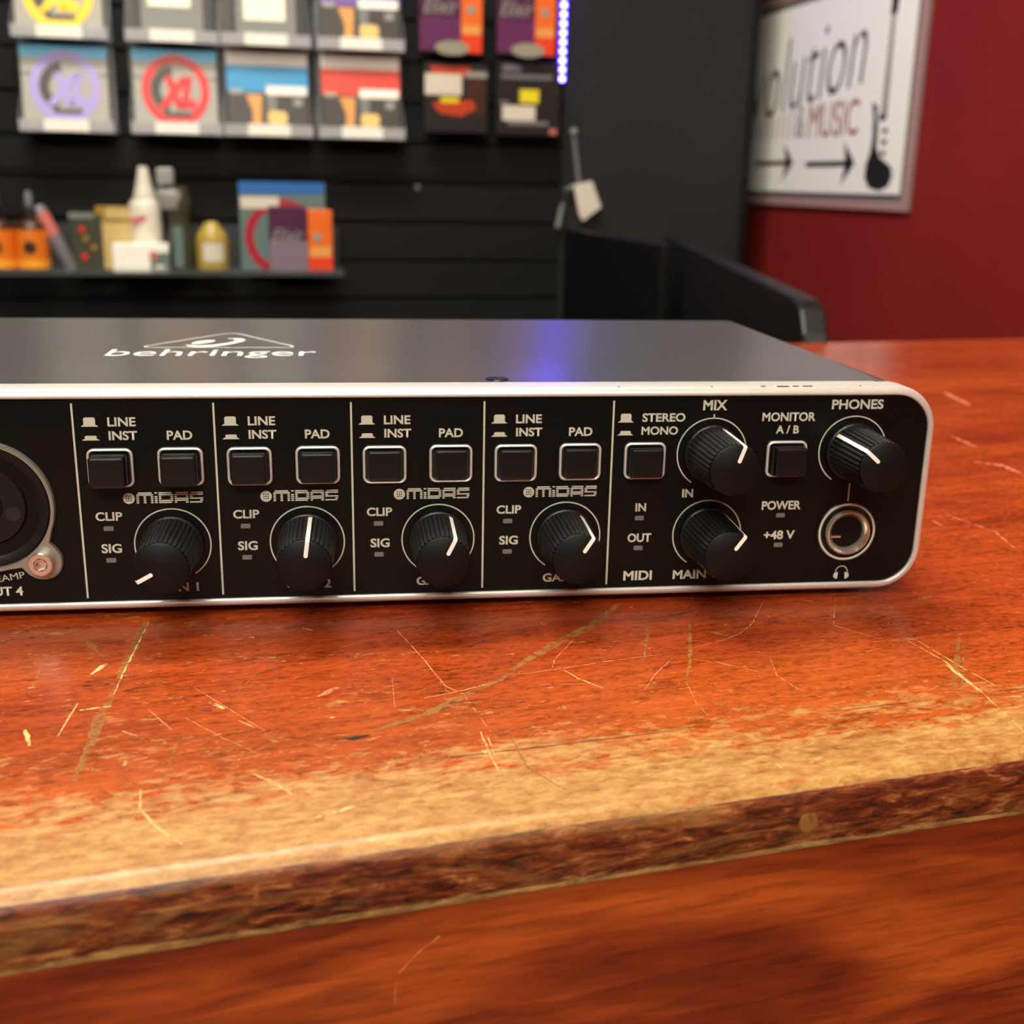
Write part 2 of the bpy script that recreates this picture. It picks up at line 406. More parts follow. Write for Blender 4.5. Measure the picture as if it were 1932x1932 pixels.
SCR= [('t', 0.3, [(167.2, 43.4), (167.9, 31.4), (165.6, 18.2), (162.1, 2.6)]), ('t', 0.25, [(169.1, 45.2), (169.3, 28.4), (170.2, 18.2)]), ('b', 1.2, [(180.3, 43.9), (169.9, 30.9), (159.8, 18.5)]), ('b', 0.5, [(177.1, 38.8), (168.7, 27.3), (161.9, 19.1)]), ('t', 0.7, [(167.1, 30.3), (165.5, 18.8)]), ('b', 1.6, [(181.6, 62.2), (185.2, 63.9), (188.9, 65.2)]), ('p', 0.15, [(189.0, 64.8), (195.3, 61.9)]), ('p', 0.2, [(166.5, 69.3), (156.8, 54.3), (162.1, 45.1)]), ('p', 0.2, [(148.6, 70.1), (140.8, 59.7), (135.3, 54.9), (130.4, 52.5), (122.3, 50.2)]), ('b', 1.4, [(129.7, 57.1), (132.5, 54.2)]), ('b', 0.8, [(128.3, 64.3), (118.8, 43.6), (113.8, 34.7)]), ('p', 0.2, [(114.0, 34.7), (112.0, 25.9), (112.0, 21.6)]), ('b', 2.2, [(117.2, 76.9), (106.9, 66.4), (99.1, 60.9), (88.6, 52.4), (84.2, 48.3)]), ('p', 0.2, [(100.5, 59.8), (93.6, 51.1), (91.5, 46.5)]), ('t', 0.25, [(93.4, 47.3), (95.2, 41.8), (98.2, 36.5)]), ('p', 0.2, [(83.5, 46.0), (92.7, 46.8), (105.6, 48.2), (114.7, 48.6)]), ('p', 0.15, [(84.7, 41.4), (89.5, 40.5), (101.6, 38.0)]), ('p', 0.22, [(116.2, 46.2), (109.9, 40.0), (105.2, 33.9)]), ('p', 0.22, [(120.2, 44.6), (124.2, 42.2), (129.6, 36.4)]), ('p', 0.2, [(135.0, 41.6), (132.2, 33.8), (133.0, 27.5), (135.9, 22.2)]), ('b', 0.7, [(118.5, 63.6), (111.2, 48.1)]), ('t', 0.3, [(114.8, 4.1), (115.1, 1.3)]), ('b', 0.4, [(76.4, 21.9), (75.9, 11.4), (79.5, 3.7)]), ('b', 2.2, [(18.3, 91.1), (15.4, 75.9), (13.4, 62.3)]), ('b', 1.8, [(13.0, 58.8), (10.8, 47.2), (9.4, 33.9), (8.0, 24.6)]), ('t', 0.35, [(18.3, 89.6), (14.2, 65.8), (12.7, 55.4)]), ('b', 0.3, [(-0.3, 74.4), (-1.7, 59.0)]), ('b', 1.0, [(5.1, 86.8), (10.7, 71.7)]), ('t', 1.0, [(10.8, 69.8), (8.4, 65.3)]), ('t', 0.8, [(-0.9, 44.6), (0.4, 38.5)]), ('t', 0.7, [(7.2, 50.0), (12.4, 50.5)]), ('t', 1.0, [(28.8, 48.0), (31.1, 44.7)]), ('p', 0.2, [(24.6, 42.7), (30.7, 33.1), (35.7, 26.6)]), ('t', 0.5, [(34.4, 20.3), (37.3, 16.2), (39.3, 12.8)]), ('b', 0.4, [(23.4, 35.9), (21.9, 27.0), (20.3, 18.2)]), ('t', 0.35, [(17.6, 19.7), (17.7, 13.4), (20.3, 7.6), (24.1, 1.7)]), ('t', 0.8, [(41.9, 5.2), (47.9, 6.7)]), ('t', 0.35, [(71.9, 25.5), (71.4, 17.0), (71.2, 11.7)]), ('t', 0.25, [(72.6, 23.4), (72.1, 17.3)]), ('t', 0.25, [(65.6, 40.4), (73.2, 41.9), (81.5, 44.6)]), ('p', 0.25, [(67.1, 73.1), (69.2, 57.2), (70.4, 44.4), (72.8, 40.3), (73.6, 25.1)]), ('k', 1.2, [(49.1, 28.4), (51.3, 28.1), (53.6, 28.7)]), ('p', 0.15, [(61.7, 50.2), (59.8, 38.0)]), ('p', 1.2, [(51.4, 48.6), (47.4, 45.6)]), ('b', 1.8, [(54.3, 30.0), (64.1, 33.7), (72.6, 39.2), (83.9, 47.1)]), ('p', 0.15, [(43.1, 73.2), (36.3, 72.1)]), ('b', 0.15, [(38.4, 59.7), (32.4, 48.2)]), ('p', 0.25, [(18.6, 47.3), (22.4, 38.6)]), ('p', 0.5, [(14.4, 40.2), (16.8, 37.9)]), ('t', 0.3, [(4.5, 40.8), (7.0, 54.6)]), ('d', 2.2, [(27.5, 45.1), (29.1, 44.9)]), ('t', 0.9, [(70.4, 18.6), (71.2, 18.0)]), ('p', 0.2, [(26.7, 54.2), (37.2, 34.4)]), ('p', 0.4, [(33.2, 39.4), (35.6, 36.3)]), ('t', 0.5, [(48.3, 36.8), (49.1, 36.6)]), ('t', 0.5, [(37.6, 76.7), (38.6, 76.1)]), ('t', 0.5, [(15.1, 27.9), (15.3, 29.6)]), ('p', 0.4, [(15.5, 28.7), (18.7, 29.7)]), ('t', 0.5, [(48.5, 79.2), (50.4, 77.2)]), ('p', 3, [(364.0, 299.1), (354.6, 268.3)]), ('p', 1.5, [(305.4, 215.1), (302.3, 196.1)]), ('p', 2.0, [(286.5, 177.5), (292.1, 171.1), (291.2, 158.9)]), ('p', 0.5, [(235.1, 122.9), (237.4, 104.9), (232.2, 90.2)]), ('p', 0.6, [(227.2, 118.4), (226.8, 112.4)])]
for si, (kk, wd, pts) in enumerate(SCR):
    mb = MB()
    P = [Vector((p[0], p[1], 0)) for p in pts]
    fine = []
    for i in range(len(P)-1):
        m_ = max(2, int((P[i+1]-P[i]).length/1.2))
        for j in range(m_): fine.append(P[i].lerp(P[i+1], j/m_))
    fine.append(P[-1]); nf = len(fine)
    L, Rr = [], []
    for i, p in enumerate(fine):
        d = (fine[min(i+1, nf-1)]-fine[max(i-1, 0)]).normalized(); nrm = Vector((-d.y, d.x, 0))
        t = i/(nf-1); ww = wd*0.5*(0.35+0.65*math.sin(PI*min(max(t, 0.06), 0.94)))*random.uniform(0.75, 1.25)
        p = p + nrm*random.uniform(-0.12, 0.12)*min(1, wd*2)
        L.append(p+nrm*ww); Rr.append(p-nrm*ww)
    hz = zt+0.02+0.001*si
    vs = [(p.x, p.y, hz) for p in L+Rr]
    vs = [v if v[1] > -1.9 else (v[0], -1.9, v[2]) for v in vs]
    mb.add(vs, [(i, i+1, nf+i+1, nf+i) for i in range(nf-1)])
    o = mb.build({'k': 'black_scuff', 'd': 'dark_knot'}.get(kk, 'scratch'), M['sc_'+kk], ct)
# small round plug on the edge band, hairline on the front panel
pl = MB(); pl.lathe([(1.7, 0), (1.6, 0.12), (0.01, 0.14)], 117, FW, -8.6, 20, 'y'); pl.build('edge_plug', M['sc_b'], ct)
hl = MB(); hp_ = [(51.6, FW+.9, -28.7), (51.7, FW+.9, -26.4), (52.2, FW+.9, -23.8), (55.2, FW+.9, -20.8), (58.3, FW+.9, -18.7)]
hl.tube(hp_, 0.06, 5); hl.build('hairline_scratch', M['sc_p'], pn)

# ------------------------------------------------------------------ audio interface (panel plane y=0, X to the right, Z up)
ai = empty('audio_interface', (0, 0, 0))
tag(ai, 'black four-channel audio interface with silver-rimmed front panel and row of knobs, on the wooden counter', 'audio interface')
XL, XR, ZT = -122.0, 181.0, 46.0
cx, cz, w, h = (XL+XR)/2, (ZT-0.2)/2, XR-XL, ZT+0.2
# cover
b = MB()
ow, oh, orr = w-2.2, h-0.5, 8.6
rings = []
for y, ins in ((7.0, 0), (122.5, 0), (124.0, 0.5), (124.7, 1.6)):
    rings.append([(p[0], y, p[1]) for p in rrect(cx, cz, ow-2*ins, oh-2*ins, orr-ins*0.5, 10)])
b.loops(rings)
cov = b.build('cover', M['cover'], ai)
# top logo
lg = MB()
def ribbon2(poly, wd, z, closed=True, mb=lg):
    P = [Vector((p[0], p[1])) for p in poly]; n = len(P); o_, i_ = [], []
    for k in range(n):
        a, c_ = P[(k-1) % n], P[(k+1) % n]
        if not closed: a, c_ = P[max(k-1, 0)], P[min(k+1, n-1)]
        d = (c_-a).normalized(); nr = Vector((-d.y, d.x)); o_.append(P[k]+nr*wd/2); i_.append(P[k]-nr*wd/2)
    vs = [(p.x, p.y, z) for p in o_+i_]
    mb.add(vs, [(k, (k+1) % n, n+(k+1) % n, n+k) for k in range(n if closed else n-1)])
def rtri(a, b_, c_, r, n=6):
    out = []; pts = [Vector(a), Vector(b_), Vector(c_)]
    for k in range(3):
        p, q, s_ = pts[k-1], pts[k], pts[(k+1) % 3]
        s1 = q+(p-q).normalized()*r; s2 = q+(s_-q).normalized()*r
        for j in range(n+1):
            t = j/n; out.append(s1*(1-t)**2 + q*2*t*(1-t) + s2*t*t)
    dense = []
    for i in range(len(out)):
        dense.append(out[i])
    return dense
ZC = cz+oh/2
ribbon2(rtri((2.2, 60.6), (22.4, 90), (41.6, 60.6), 4.5), 0.55, ZC+0.03)
SW = [(13.0, 66.1), (14.2, 62.6), (17.1, 60.9), (20.6, 62.2), (23.8, 65.9), (26.5, 70.8), (27.3, 74.3), (26.4, 77.0), (24.8, 77.8), (21.6, 77.8), (24.0, 76.2), (24.7, 74.0), (24.1, 70.8), (22.2, 67.9), (20.0, 65.6), (17.1, 64.2), (14.6, 64.6)]
SW2 = [(14.2, 68.6), (15.0, 71.5), (17.4, 74.2), (19.4, 74.2), (19.7, 72.4), (18.7, 69.7), (16.6, 67.1), (14.7, 66.3)]
lg.add([(x, y, ZC+0.03) for x, y in SW], [tuple(range(len(SW)))])
lg.add([(x, y, ZC+0.03) for x, y in SW2], [tuple(range(len(SW2)))])
lo = lg.build('logo_emblem', M['white_print'], cov)
text_mesh('behringer', (-2.9, 46.2, 43.0, 57.2), ZC, 0.03, 0.0, 0.0, 'z', 'logo_lettering', M['white_print'], cov)
# little screw in the cover edge
b = MB(); b.lathe([(2.5, 0), (2.4, 0.25), (1.6, 0.3), (1.2, 0.1), (0.4, 0.1)], 85.8, 11.8, ZC, 24); b.build('cover_screw', M['knob'], cov)
# bezel: rounded rim, profile from the outer back to the inner front
b = MB(); rings = []
for y, ins in ((7.6, 0.55), (7.4, 0.1), (6.4, 0.0), (0.9, 0.0), (0.2, 0.18), (-0.4, 0.62), (-0.7, 1.15), (-0.7, 1.6), (-0.45, 1.85), (0.3, 1.9)):
    rings.append([(p[0], y, p[1]) for p in rrect(cx, cz, w-2*ins, h-2*ins, 9.6-ins, 14)])
b.loops(rings, False, False)
bz = b.build('bezel', M['silver'], ai)
b = MB()
for x0, l_, yy in ((141, 1.0, 0.2), (144.5, 2.6, 0.0), (148, 1.2, 0.1), (150.2, 2.2, 0.15), (130, 0.3, -0.05), (163, 0.5, 0.3), (110, 0.3, 0.2)):
    b.box(x0, x0+l_, yy+0.3, yy+0.9, cz+h/2-0.05, cz+h/2+0.02)
b.box(169, 171.3, 6.2, 7.2, cz+h/2-0.25, cz+h/2+0.03)
b.build('paint_chips', M['chip'], bz)
# face panel
b = MB(); b.prism(rrect(cx, cz, w-3.2, h-3.2, 8.2, 14), 0.0, 3.0)
fp = b.build('face_panel', M['black'], ai)
# feet
for fx in (XL+22, XR-22):
    for fy in (20, 110):
        b = MB(); b.lathe([(6, -2.0), (6.5, 0.5)], fx, fy, 0, 24); b.build('rubber_foot', M['rubber'], ai)
SP = 27.277
def divider(x):
    MB().box(x-0.19, x+0.19, -0.04, 0, 2.5, 43.2).build('divider_line', M['print'], fp)
for i in range(5): divider(i*SP)
def label(s, x0, x1, z0, z1, bold=0.026, rot=0.0, m='print', shear=0):
    return text_mesh(s, (x0, x1, z0, z1), 0, 0.04, bold, shear, 'y', 'lettering', M[m], fp, rot=rot)
def hat(x, zbrim, zhat):
    """the little raised / pressed switch pictogram; x = left end"""
    b = MB()
    b.prism([(x, zbrim), (x+3.4, zbrim), (x+3.0, zbrim+0.32), (x+0.4, zbrim+0.32)], -0.04, 0)
    r = 0.25 if zhat-zbrim > 1 else 0.15
    b.prism([(x+0.58, zbrim+0.3), (x+2.85, zbrim+0.3), (x+2.85, zhat-r), (x+2.6, zhat), (x+0.85, zhat), (x+0.58, zhat-r)], -0.05, 0)
    b.build('switch_pictogram', M['print'], fp)
MI = {
 'm': (3.4, [[(0.3, 3.1)], [(0, 3.4)], [(0, .5), (1.45, 1.95), (2.9, 3.4)], [(0, .5), (1.45, 1.95), (2.9, 3.4)], [(0, .5), (1.45, 1.95), (2.9, 3.4)], [(0, .5), (1.45, 1.95), (2.9, 3.4)]]),
 'i': (0.55, [[(0, .55)], [], [(0, .55)], [(0, .55)], [(0, .55)], [(0, .55)]]),
 'd': (2.9, [[(0, 2.6)], [(0, 2.9)], [(0, .5), (2.35, 2.9)], [(0, .5), (2.35, 2.9)], [(0, 2.9)], [(0, 2.6)]]),
 'a': (2.8, [[(0.3, 2.8)], [(0, 2.8)], [(0, .5), (2.25, 2.8)], [(0, 2.8)], [(0, 2.8)], [(0, .5), (2.25, 2.8)]]),
 's': (2.7, [[(0.3, 2.7)], [(0, 2.7)], [(0, .6)], [(0, 2.7)], [(2.1, 2.7)], [(0, 2.5)]])}
def midas(x):
    b = MB(); X = x+11.14; z0 = 22.45; hh = 2.43
    for ch in 'midas':
        wd, rows = MI[ch]; sc_ = 13.16/(3.4+.55+2.9+2.8+2.7+4*0.28)
        for k, segs in enumerate(rows):
            zt_ = z0+hh-k*hh/6
            for a, c_ in segs:
                b.add([(X+a*sc_, -0.04, zt_), (X+c_*sc_, -0.04, zt_), (X+c_*sc_, -0.04, zt_-0.27), (X+a*sc_, -0.04, zt_-0.27)], [(0, 1, 2, 3)])
        X += (wd+0.28)*sc_
    ccx, ccz = x+9.65, 23.66
    b.lathe([(1.16, 0), (1.16, 0.04)], ccx, 0, ccz, 28, 'y')
    b.cur = 1
    for dx, dz in ((-.42, .0), (.0, .42), (.42, 0), (0, -.42), (0, 0), (-.42, -.5), (.42, .5), (-.45, .5), (.45, -.5)):
        b.lathe([(0.15, 0.04), (0.15, 0.06)], ccx+dx, 0, ccz+dz, 8, 'y')
    b.build('brand_lettering', [M['print'], M['black']], fp)
def ind(x, z):
    b = MB(); b.prism(rrect(x, z, 1.95, 0.95, 0.2, 4), -0.15, 0); b.build('indicator_light', M['led'], ai)
def arc_ring(x, z, a=147, r=7.62, wd=0.26, tick=False):
    b = MB(); n = 72; vs = []
    for i in range(n+1):
        t = R(-a+2*a*i/n)
        for rr in (r-wd/2, r+wd/2): vs.append((x+rr*math.sin(t), -0.05, z+rr*math.cos(t)))
    b.add(vs, [(2*i, 2*i+1, 2*i+3, 2*i+2) for i in range(n)])
    if tick: b.box(x-0.15, x+0.15, -0.05, 0, z+r, z+r+0.85)
    b.build('scale_ring', M['print'], fp)
def knob(x, z, ang):
    """ribbed knob, L 16.2 long, pointer at ang degrees clockwise from up"""
    L = 16.2; n = 34*4
    b = MB(); rings = []
    b.lathe([(6.25, 0.3), (6.25, 1.3), (6.0, 1.5)], x, 0, z, 56, 'y')
    for y, r in ((1.5, 5.72), (9, 5.55), (L-0.5, 5.32)):
        ring = []
        for i in range(n):
            t = 2*PI*i/n; rr = r+(0.0, 0.26, 0.34, 0.26)[i % 4] - 0.2
            ring.append((x+rr*math.cos(t), -y, z+rr*math.sin(t)))
        rings.append(ring)
    b.loops(rings, False, False, True)
    kb = b.build('knob', M['knob'], ai)
    b = MB(); b.lathe([(5.3, L-0.55), (5.25, L-0.15), (5.05, L), (0.02, L)], x, 0, z, 64, 'y', cap0=False, cap1=False)
    b.build('knob_face', M['knobface'], kb)
    b = MB(); t = R(ang); d = Vector((math.sin(t), 0, math.cos(t))); s_ = Vector((math.cos(t), 0, -math.sin(t)))
    path = [(1.6, 5.85), (9, 5.68), (L-0.45, 5.5), (L-0.1, 5.32), (L+0.08, 5.1), (L+0.08, 2.15)]
    hw = 0.40
    def pt(y, r, k): p = Vector((x, -y, z))+d*r+s_*k; return tuple(p)
    o_ = [pt(y, r, -hw) for y, r in path]+[pt(y, r, hw) for y, r in path]; m_ = len(path)
    inn = [pt(y-0.15, r-0.35, -hw) for y, r in path]+[pt(y-0.15, r-0.35, hw) for y, r in path]
    b.add(o_+inn, [(i, i+1, m_+i+1, m_+i) for i in range(m_-1)] + [(i, i+1, 2*m_+i+1, 2*m_+i) for i in range(m_-1)]
          + [(m_+i, m_+i+1, 3*m_+i+1, 3*m_+i) for i in range(m_-1)] + [(m_-1, 2*m_-1, 4*m_-1, 3*m_-1), (0, m_, 3*m_, 2*m_)])
    b.add([pt(L+0.08, 2.15-0.4*math.sin(a*PI/8), 0.4*math.cos(a*PI/8)) for a in range(9)], [tuple(range(9))])
    b.build('pointer_line', M['pointer'], kb)
def button(x, z, p):
    """square push button whose cap stands p mm proud, in a silver rimmed surround"""
    b = MB(); rings = []
    for y, ww, hh, r in ((0.0, 9.3, 8.3, 1.5), (-0.35, 9.2, 8.2, 1.5), (-0.5, 8.9, 7.9, 1.4)):
        rings.append([(q[0], y, q[1]) for q in rrect(x, z, ww, hh, r, 5)])
    b.cur = 1; b.loops(rings, False, False)
    rings = []
    for y, ww, hh, r in ((-0.5, 9.0, 8.0, 1.4), (-0.85, 8.8, 7.8, 1.3), (-0.95, 8.4, 7.4, 1.15), (-0.85, 8.0, 7.0, 1.0), (-0.3, 7.85, 6.85, 0.9)):
        rings.append([(q[0], y, q[1]) for q in rrect(x, z, ww, hh, r, 5)])
    b.cur = 0; b.loops(rings, False, False)
    b.cur = 2; b.prism(rrect(x, z, 8.1, 7.1, 0.9, 4), -0.08, -0.02)
    sr = b.build('button_surround', [M['silver'], M['knob'], M['recess']], ai)
    b = MB(); rings = []
    for y, ins, r in ((-0.1, 0, 0.5), (-p+0.35, 0.0, 0.5), (-p+0.1, 0.12, 0.45), (-p, 0.42, 0.3)):
        rings.append([(q[0], y, q[1]) for q in rrect(x, z-0.05, 6.9-2*ins, 6.2-2*ins, r, 4)])
    b.loops(rings, False, True); b.build('push_button', M['cap'], ai)
ANG = [-119, 8, 26, 33]
PRO = [(5.0, 4.8), (3.7, 3.5), (1.9, 1.9), (2.1, 2.0)]
for i in range(4):
    x = i*SP
    hat(x+1.45, 38.52, 40.38); hat(x+1.5, 35.72, 36.68)
    label('LINE', x+6.62, x+12.05, 38.53, 40.38); label('INST', x+6.68, x+12.2, 35.73, 37.6)
    label('PAD', x+17.89, x+22.88, 35.71, 37.59); label('CLIP', x+2.85, x+8.11, 19.0, 20.86); label('SIG', x+3.52, x+7.53, 12.13, 14.1)
    ind(x+5.26, 17.39); ind(x+5.28, 10.6); midas(x)
    label('GAIN %d' % (i+1), x+13.16, x+22.4, 3.45, 5.4)
    arc_ring(x+17.75, 13.71); knob(x+17.75, 13.71, ANG[i])
    button(x+6.68, 30.17, PRO[i][0]); button(x+20.36, 30.25, PRO[i][1])
hat(110.1, 38.52, 40.38); hat(110.1, 35.75, 36.7)
label('STEREO', 115.31, 124.65, 38.6, 40.46); label('MONO', 115.26, 123.21, 35.8, 37.6); button(116.15, 30.3, 3.2)
label('MIX', 128.39, 133.66, 41.0, 43.2); label('IN', 124.96, 127.38, 21.95, 23.8)
label('MONITOR', 141.57, 153.46, 38.5, 40.46); label('A / B', 144.82, 149.98, 35.8, 37.62); button(147.44, 30.33, 4.0)
label('PHONES', 156.9, 168.54, 41.04, 43.18); label('IN', 114.8, 117.12, 18.98, 20.8); label('OUT', 113.37, 118.6, 12.05, 14.02)
ind(115.76, 17.5); ind(115.82, 10.72); label('MIDI', 112.85, 119.23, 3.3, 5.46); label('MAIN OUT', 123.96, 139.3, 3.3, 5.4)
label('POWER', 143.05, 151.94, 18.78, 20.8); ind(147.45, 17.53); label('+48 V', 144.02, 151.1, 12.0, 14.04); ind(147.5, 10.73)
for kx, kz, a, tk in ((131.04, 13.57, 36, False), (130.94, 31.69, 19, True), (162.54, 31.88, -49, False)):
    arc_ring(kx, kz, 147, 7.62, 0.26, tk); knob(kx, kz, a)
MB().box(162.55, 162.85, -0.05, 0, 20.2, 24.5).build('signal_line', M['print'], fp)
# headphone pictogram
b = MB(); vs = []; hx, hz = 162.85, 3.7
for i in range(25):
    t = R(-96+192*i/24)
    for rr in (1.32, 1.5): vs.append((hx+rr*math.sin(t), -0.05, hz+0.25+rr*math.cos(t)*1.02))
b.add(vs, [(2*i, 2*i+1, 2*i+3, 2*i+2) for i in range(24)])
for s_ in (-1, 1):
    b.prism([(hx+s_*0.75, hz+0.25), (hx+s_*1.3, hz+0.15), (hx+s_*1.75, hz-0.1), (hx+s_*1.8, hz-0.8), (hx+s_*1.35, hz-1.25), (hx+s_*0.9, hz-1.3)], -0.06, 0)
b.build('headphone_pictogram', M['print'], fp)
# headphone jack
jx, jz = 162.95, 13.5
b = MB()
b.cur = 1; b.lathe([(7.0, 0), (6.9, 0.35), (6.55, 0.5)], jx, 0, jz, 56, 'y', cap0=False, cap1=False)
b.cur = 0; b.lathe([(6.55, 0.5), (6.4, 0.62), (6.2, 0.62), (6.05, 0.5)], jx, 0, jz, 56, 'y', cap0=False, cap1=False)
b.cur = 1; b.lathe([(6.05, 0.5), (5.9, 0.1), (5.2, 0.1), (5.1, 0.6)], jx, 0, jz, 56, 'y', cap0=False, cap1=False)
jk = b.build('headphone_jack', [M['print'], M['cap']], ai)
b = MB(); b.lathe([(5.1, 0.4), (5.05, 1.35), (4.85, 1.7), (4.55, 1.75), (3.7, 0.8), (3.6, 0.1)], jx, 0, jz, 56, 'y', cap0=False, cap1=False)
b.cur = 1; b.lathe([(3.62, 0.1), (3.6, -5.5)], jx, 0, jz, 40, 'y', cap0=False, cap1=True)
b.build('jack_sleeve', [M['chrome'], M['recess']], jk)
b = MB(); b.box(jx-3.4, jx-1.4, -0.7, 0.4, jz-1.25, jz-0.85); b.build('jack_contact', M['chrome'], jk)
# combo sockets
def socket(x, z, num):
    b = MB(); vs = []
    # silver flange with two ears
    R0 = 13.6; ears = [(x+10.3, z-11.5), (x-10.3, z+11.5)]
    pts = []
    for i in range(180):
        t = 2*PI*i/180; r = R0
        for ex, ez in ears:
            d = Vector((ex-x, ez-z)); a = math.atan2(d.y, d.x); da = (t-a+PI) % (2*PI)-PI
            dist = d.length
            k = dist*math.cos(da); q = 3.9**2-(dist*math.sin(da))**2
            if q > 0 and k > 0: r = max(r, k+math.sqrt(q))
            elif abs(da) < 0.45: r = max(r, R0+ (0.45-abs(da))*3.2)
        pts.append((x+r*math.cos(t), z+r*math.sin(t)))
    sh = [(x+(p[0]-x)*0.985, z+(p[1]-z)*0.985) for p in pts]
    rings = [[(p[0], 0, p[1]) for p in pts], [(p[0], -0.9, p[1]) for p in pts], [(p[0], -1.2, p[1]) for p in sh]]
    inner = [(x+12.75*math.cos(2*PI*i/180), -1.2, z+12.75*math.sin(2*PI*i/180)) for i in range(180)]
    inner2 = [(x+12.6*math.cos(2*PI*i/180), -0.3, z+12.6*math.sin(2*PI*i/180)) for i in range(180)]
    rings += [inner, inner2]
    b.loops(rings, False, False)
    sk = b.build('combo_socket', M['nickel'], ai)
    b = MB()
    b.lathe([(12.6, 0.3), (12.2, 0.7), (10.9, 0.7), (10.4, 0.35), (10.3, -2.4), (8.2, -2.4), (8.1, 0.0), (7.7, 0.45), (3.6, 0.5), (3.3, 0.2), (3.2, -2.6)], x, 0, z, 64, 'y', cap0=False)
    b.cur = 1
    for a in (90, 210, 330):
        b.lathe([(1.5, 0.52), (1.5, 0.56), (0.01, 0.56)], x+5.6*math.cos(R(a+15)), 0, z+5.6*math.sin(R(a+15)), 20, 'y')
    b.cur = 0; b.prism(rrect(x, z+10.4, 6.4, 3.4, 0.6, 4), -1.1, -0.2)
    b.build('socket_insert', [M['socket'], M['recess']], sk)
    for ex, ez in ears:
        b = MB(); b.lathe([(2.45, 1.2), (2.45, 2.9), (2.25, 3.1), (1.35, 3.1)], ex, 0, ez, 32, 'y', cap0=False, cap1=False)
        hexa = lambda y, r: [(ex+r*math.cos(R(60*k+10)), -y, ez+r*math.sin(R(60*k+10))) for k in range(6)]
        ringo = [(ex+1.35*math.cos(R(60*k+10)), -3.1, ez+1.35*math.sin(R(60*k+10))) for k in range(6)]
        b.loops([ringo, hexa(3.1, 1.2), hexa(1.9, 1.1)], False, True, smooth=False)
        b.build('socket_screw', M['chrome'], sk)
    label('INPUT %d' % num, x-4.4, x+5.6, 3.45, 5.45)
    label('MIDAS PREAMP', x-9.5, x+6.3, 6.0, 7.4, 0.0, R(9) if num == 4 else R(6))
for k in range(4): socket(-18.2-28.4*k, 22.4, 4-k)
# ------------------------------------------------------------------ background things on the slatwall
def wp(u, v, z): return tuple(UU*u + VV*v + Vector((0, 0, z)))
def flat(parent, m, x0, x1, z0, z1, y, name, d=0.4):
    return MB().box(x0, x1, y-d, y, z0, z1).build(name, m, parent)
HG = 'clear acrylic string trays on the slatwall'
PG = 'packs of guitar strings in the trays'
def tray(u, z, label):
    e = empty('acrylic_tray', wp(u, 1498, z), A5); tag(e, label, 'display tray', HG)
    b = MB(); b.box(-60, 60, -2, 0, 0, 110).box(-60, 60, -46, -2, 0, 2)
    b.prism([(0, 0), (-46, 0), (-46, 14), (0, 60)], -60, -58, 'x').prism([(0, 0), (-46, 0), (-46, 14), (0, 60)], 58, 60, 'x')
    b.build('tray_body', M['acrylic'], e)
    MB().box(-59, 59, -49, -46, 0, 15).build('tray_lip', M['frost'], e)
    MB().box(-28, 28, -49.8, -49.2, 0.5, 15.5).build('price_label', M['label'], e)
    return e
TILT = R(-9)
def pack(u, z, label, cat='string pack'):
    e = empty('string_pack', wp(u, 1456, z+2.8), A5, TILT); tag(e, label, cat, PG)
    return e
def box_body(e, m, w=108, h=108, d=14):
    return MB().box(-w/2, w/2, 0, d, 0, h).build('pack_body', m, e, bevel=0.8)
def ring_pack(u, z, colname, label, band=True):
    e = pack(u, z, label); body = box_body(e, M['silverpk'])
    if band: flat(body, M['cyan'], -54, 54, 91, 108, -0.01, 'header_band')
    b = MB(); n = 64; vs = []
    for i in range(n):
        t = 2*PI*i/n
        for r in (33, 44): vs.append((r*math.cos(t), -0.6, 54+min(r*math.sin(t)*1.05, 60)))
    b.add(vs, [(2*i, 2*i+1, (2*i+3) % (2*n), (2*i+2) % (2*n)) for i in range(n)])
    b.box(-12, 12, -0.7, 0, 11, 16)
    b.build('printed_ring', M[colname], body)
    b = MB(); vs = []
    for i in range(19):
        t = R(100+150*i/18)
        for r in (20, 32.5): vs.append((r*math.cos(t), -0.5, 54+r*math.sin(t)))
    b.add(vs, [(2*i, 2*i+1, 2*i+3, 2*i+2) for i in range(18)]); b.build('dark_swirl', M['darkpk'], body)
    text_mesh('XL', (-25, 27, 30, 72), -0.6, 0.3, 0.09, 0.3, 'y', 'printed_lettering', M[colname], body)
    flat(body, M['darkpk'], -16, 20, 20, 26, -0.5, 'dark_caption', 0.3)
    flat(body, M['greypk'], -54, -38, 68, 72, -0.1, 'printed_rule', 0.3); flat(body, M['greypk'], 40, 54, 68, 72, -0.1, 'printed_rule', 0.3)
def band_pack(u, z, colname, label):
    e = pack(u, z, label); body = box_body(e, M['darkpk'])
    flat(body, M['label'], -54, 54, 90, 110, -0.01, 'white_header')
    flat(body, M[colname], -54, 54, 55, 90, -0.01, 'colour_band')
    flat(body, M['label'], -2, 52, 52, 64, -0.5, 'pale_title', 0.3); flat(body, M['silverpk'], -50, -34, 52, 58, -0.5, 'pale_mark', 0.3)
    b = MB(); b.prism([(-30, 52), (-8, 52), (-10, 12), (-22, 12), (-21, 30)], -0.6, 0); b.build('amber_guitar_print', M['amber'], body)
    b = MB(); b.prism([(-2, 52), (12, 52), (10, 18), (0, 18)], -0.6, 0); b.build('grey_guitar_print', M['greypk'], body)
    b = MB(); b.prism(rrect(12, 22, 26, 18, 6, 5), -0.8, 0); b.build('cream_print', M['cream'], body)
    flat(body, M['greyw'], 34, 46, 38, 48, -0.5, 'pale_corner_print', 0.3)
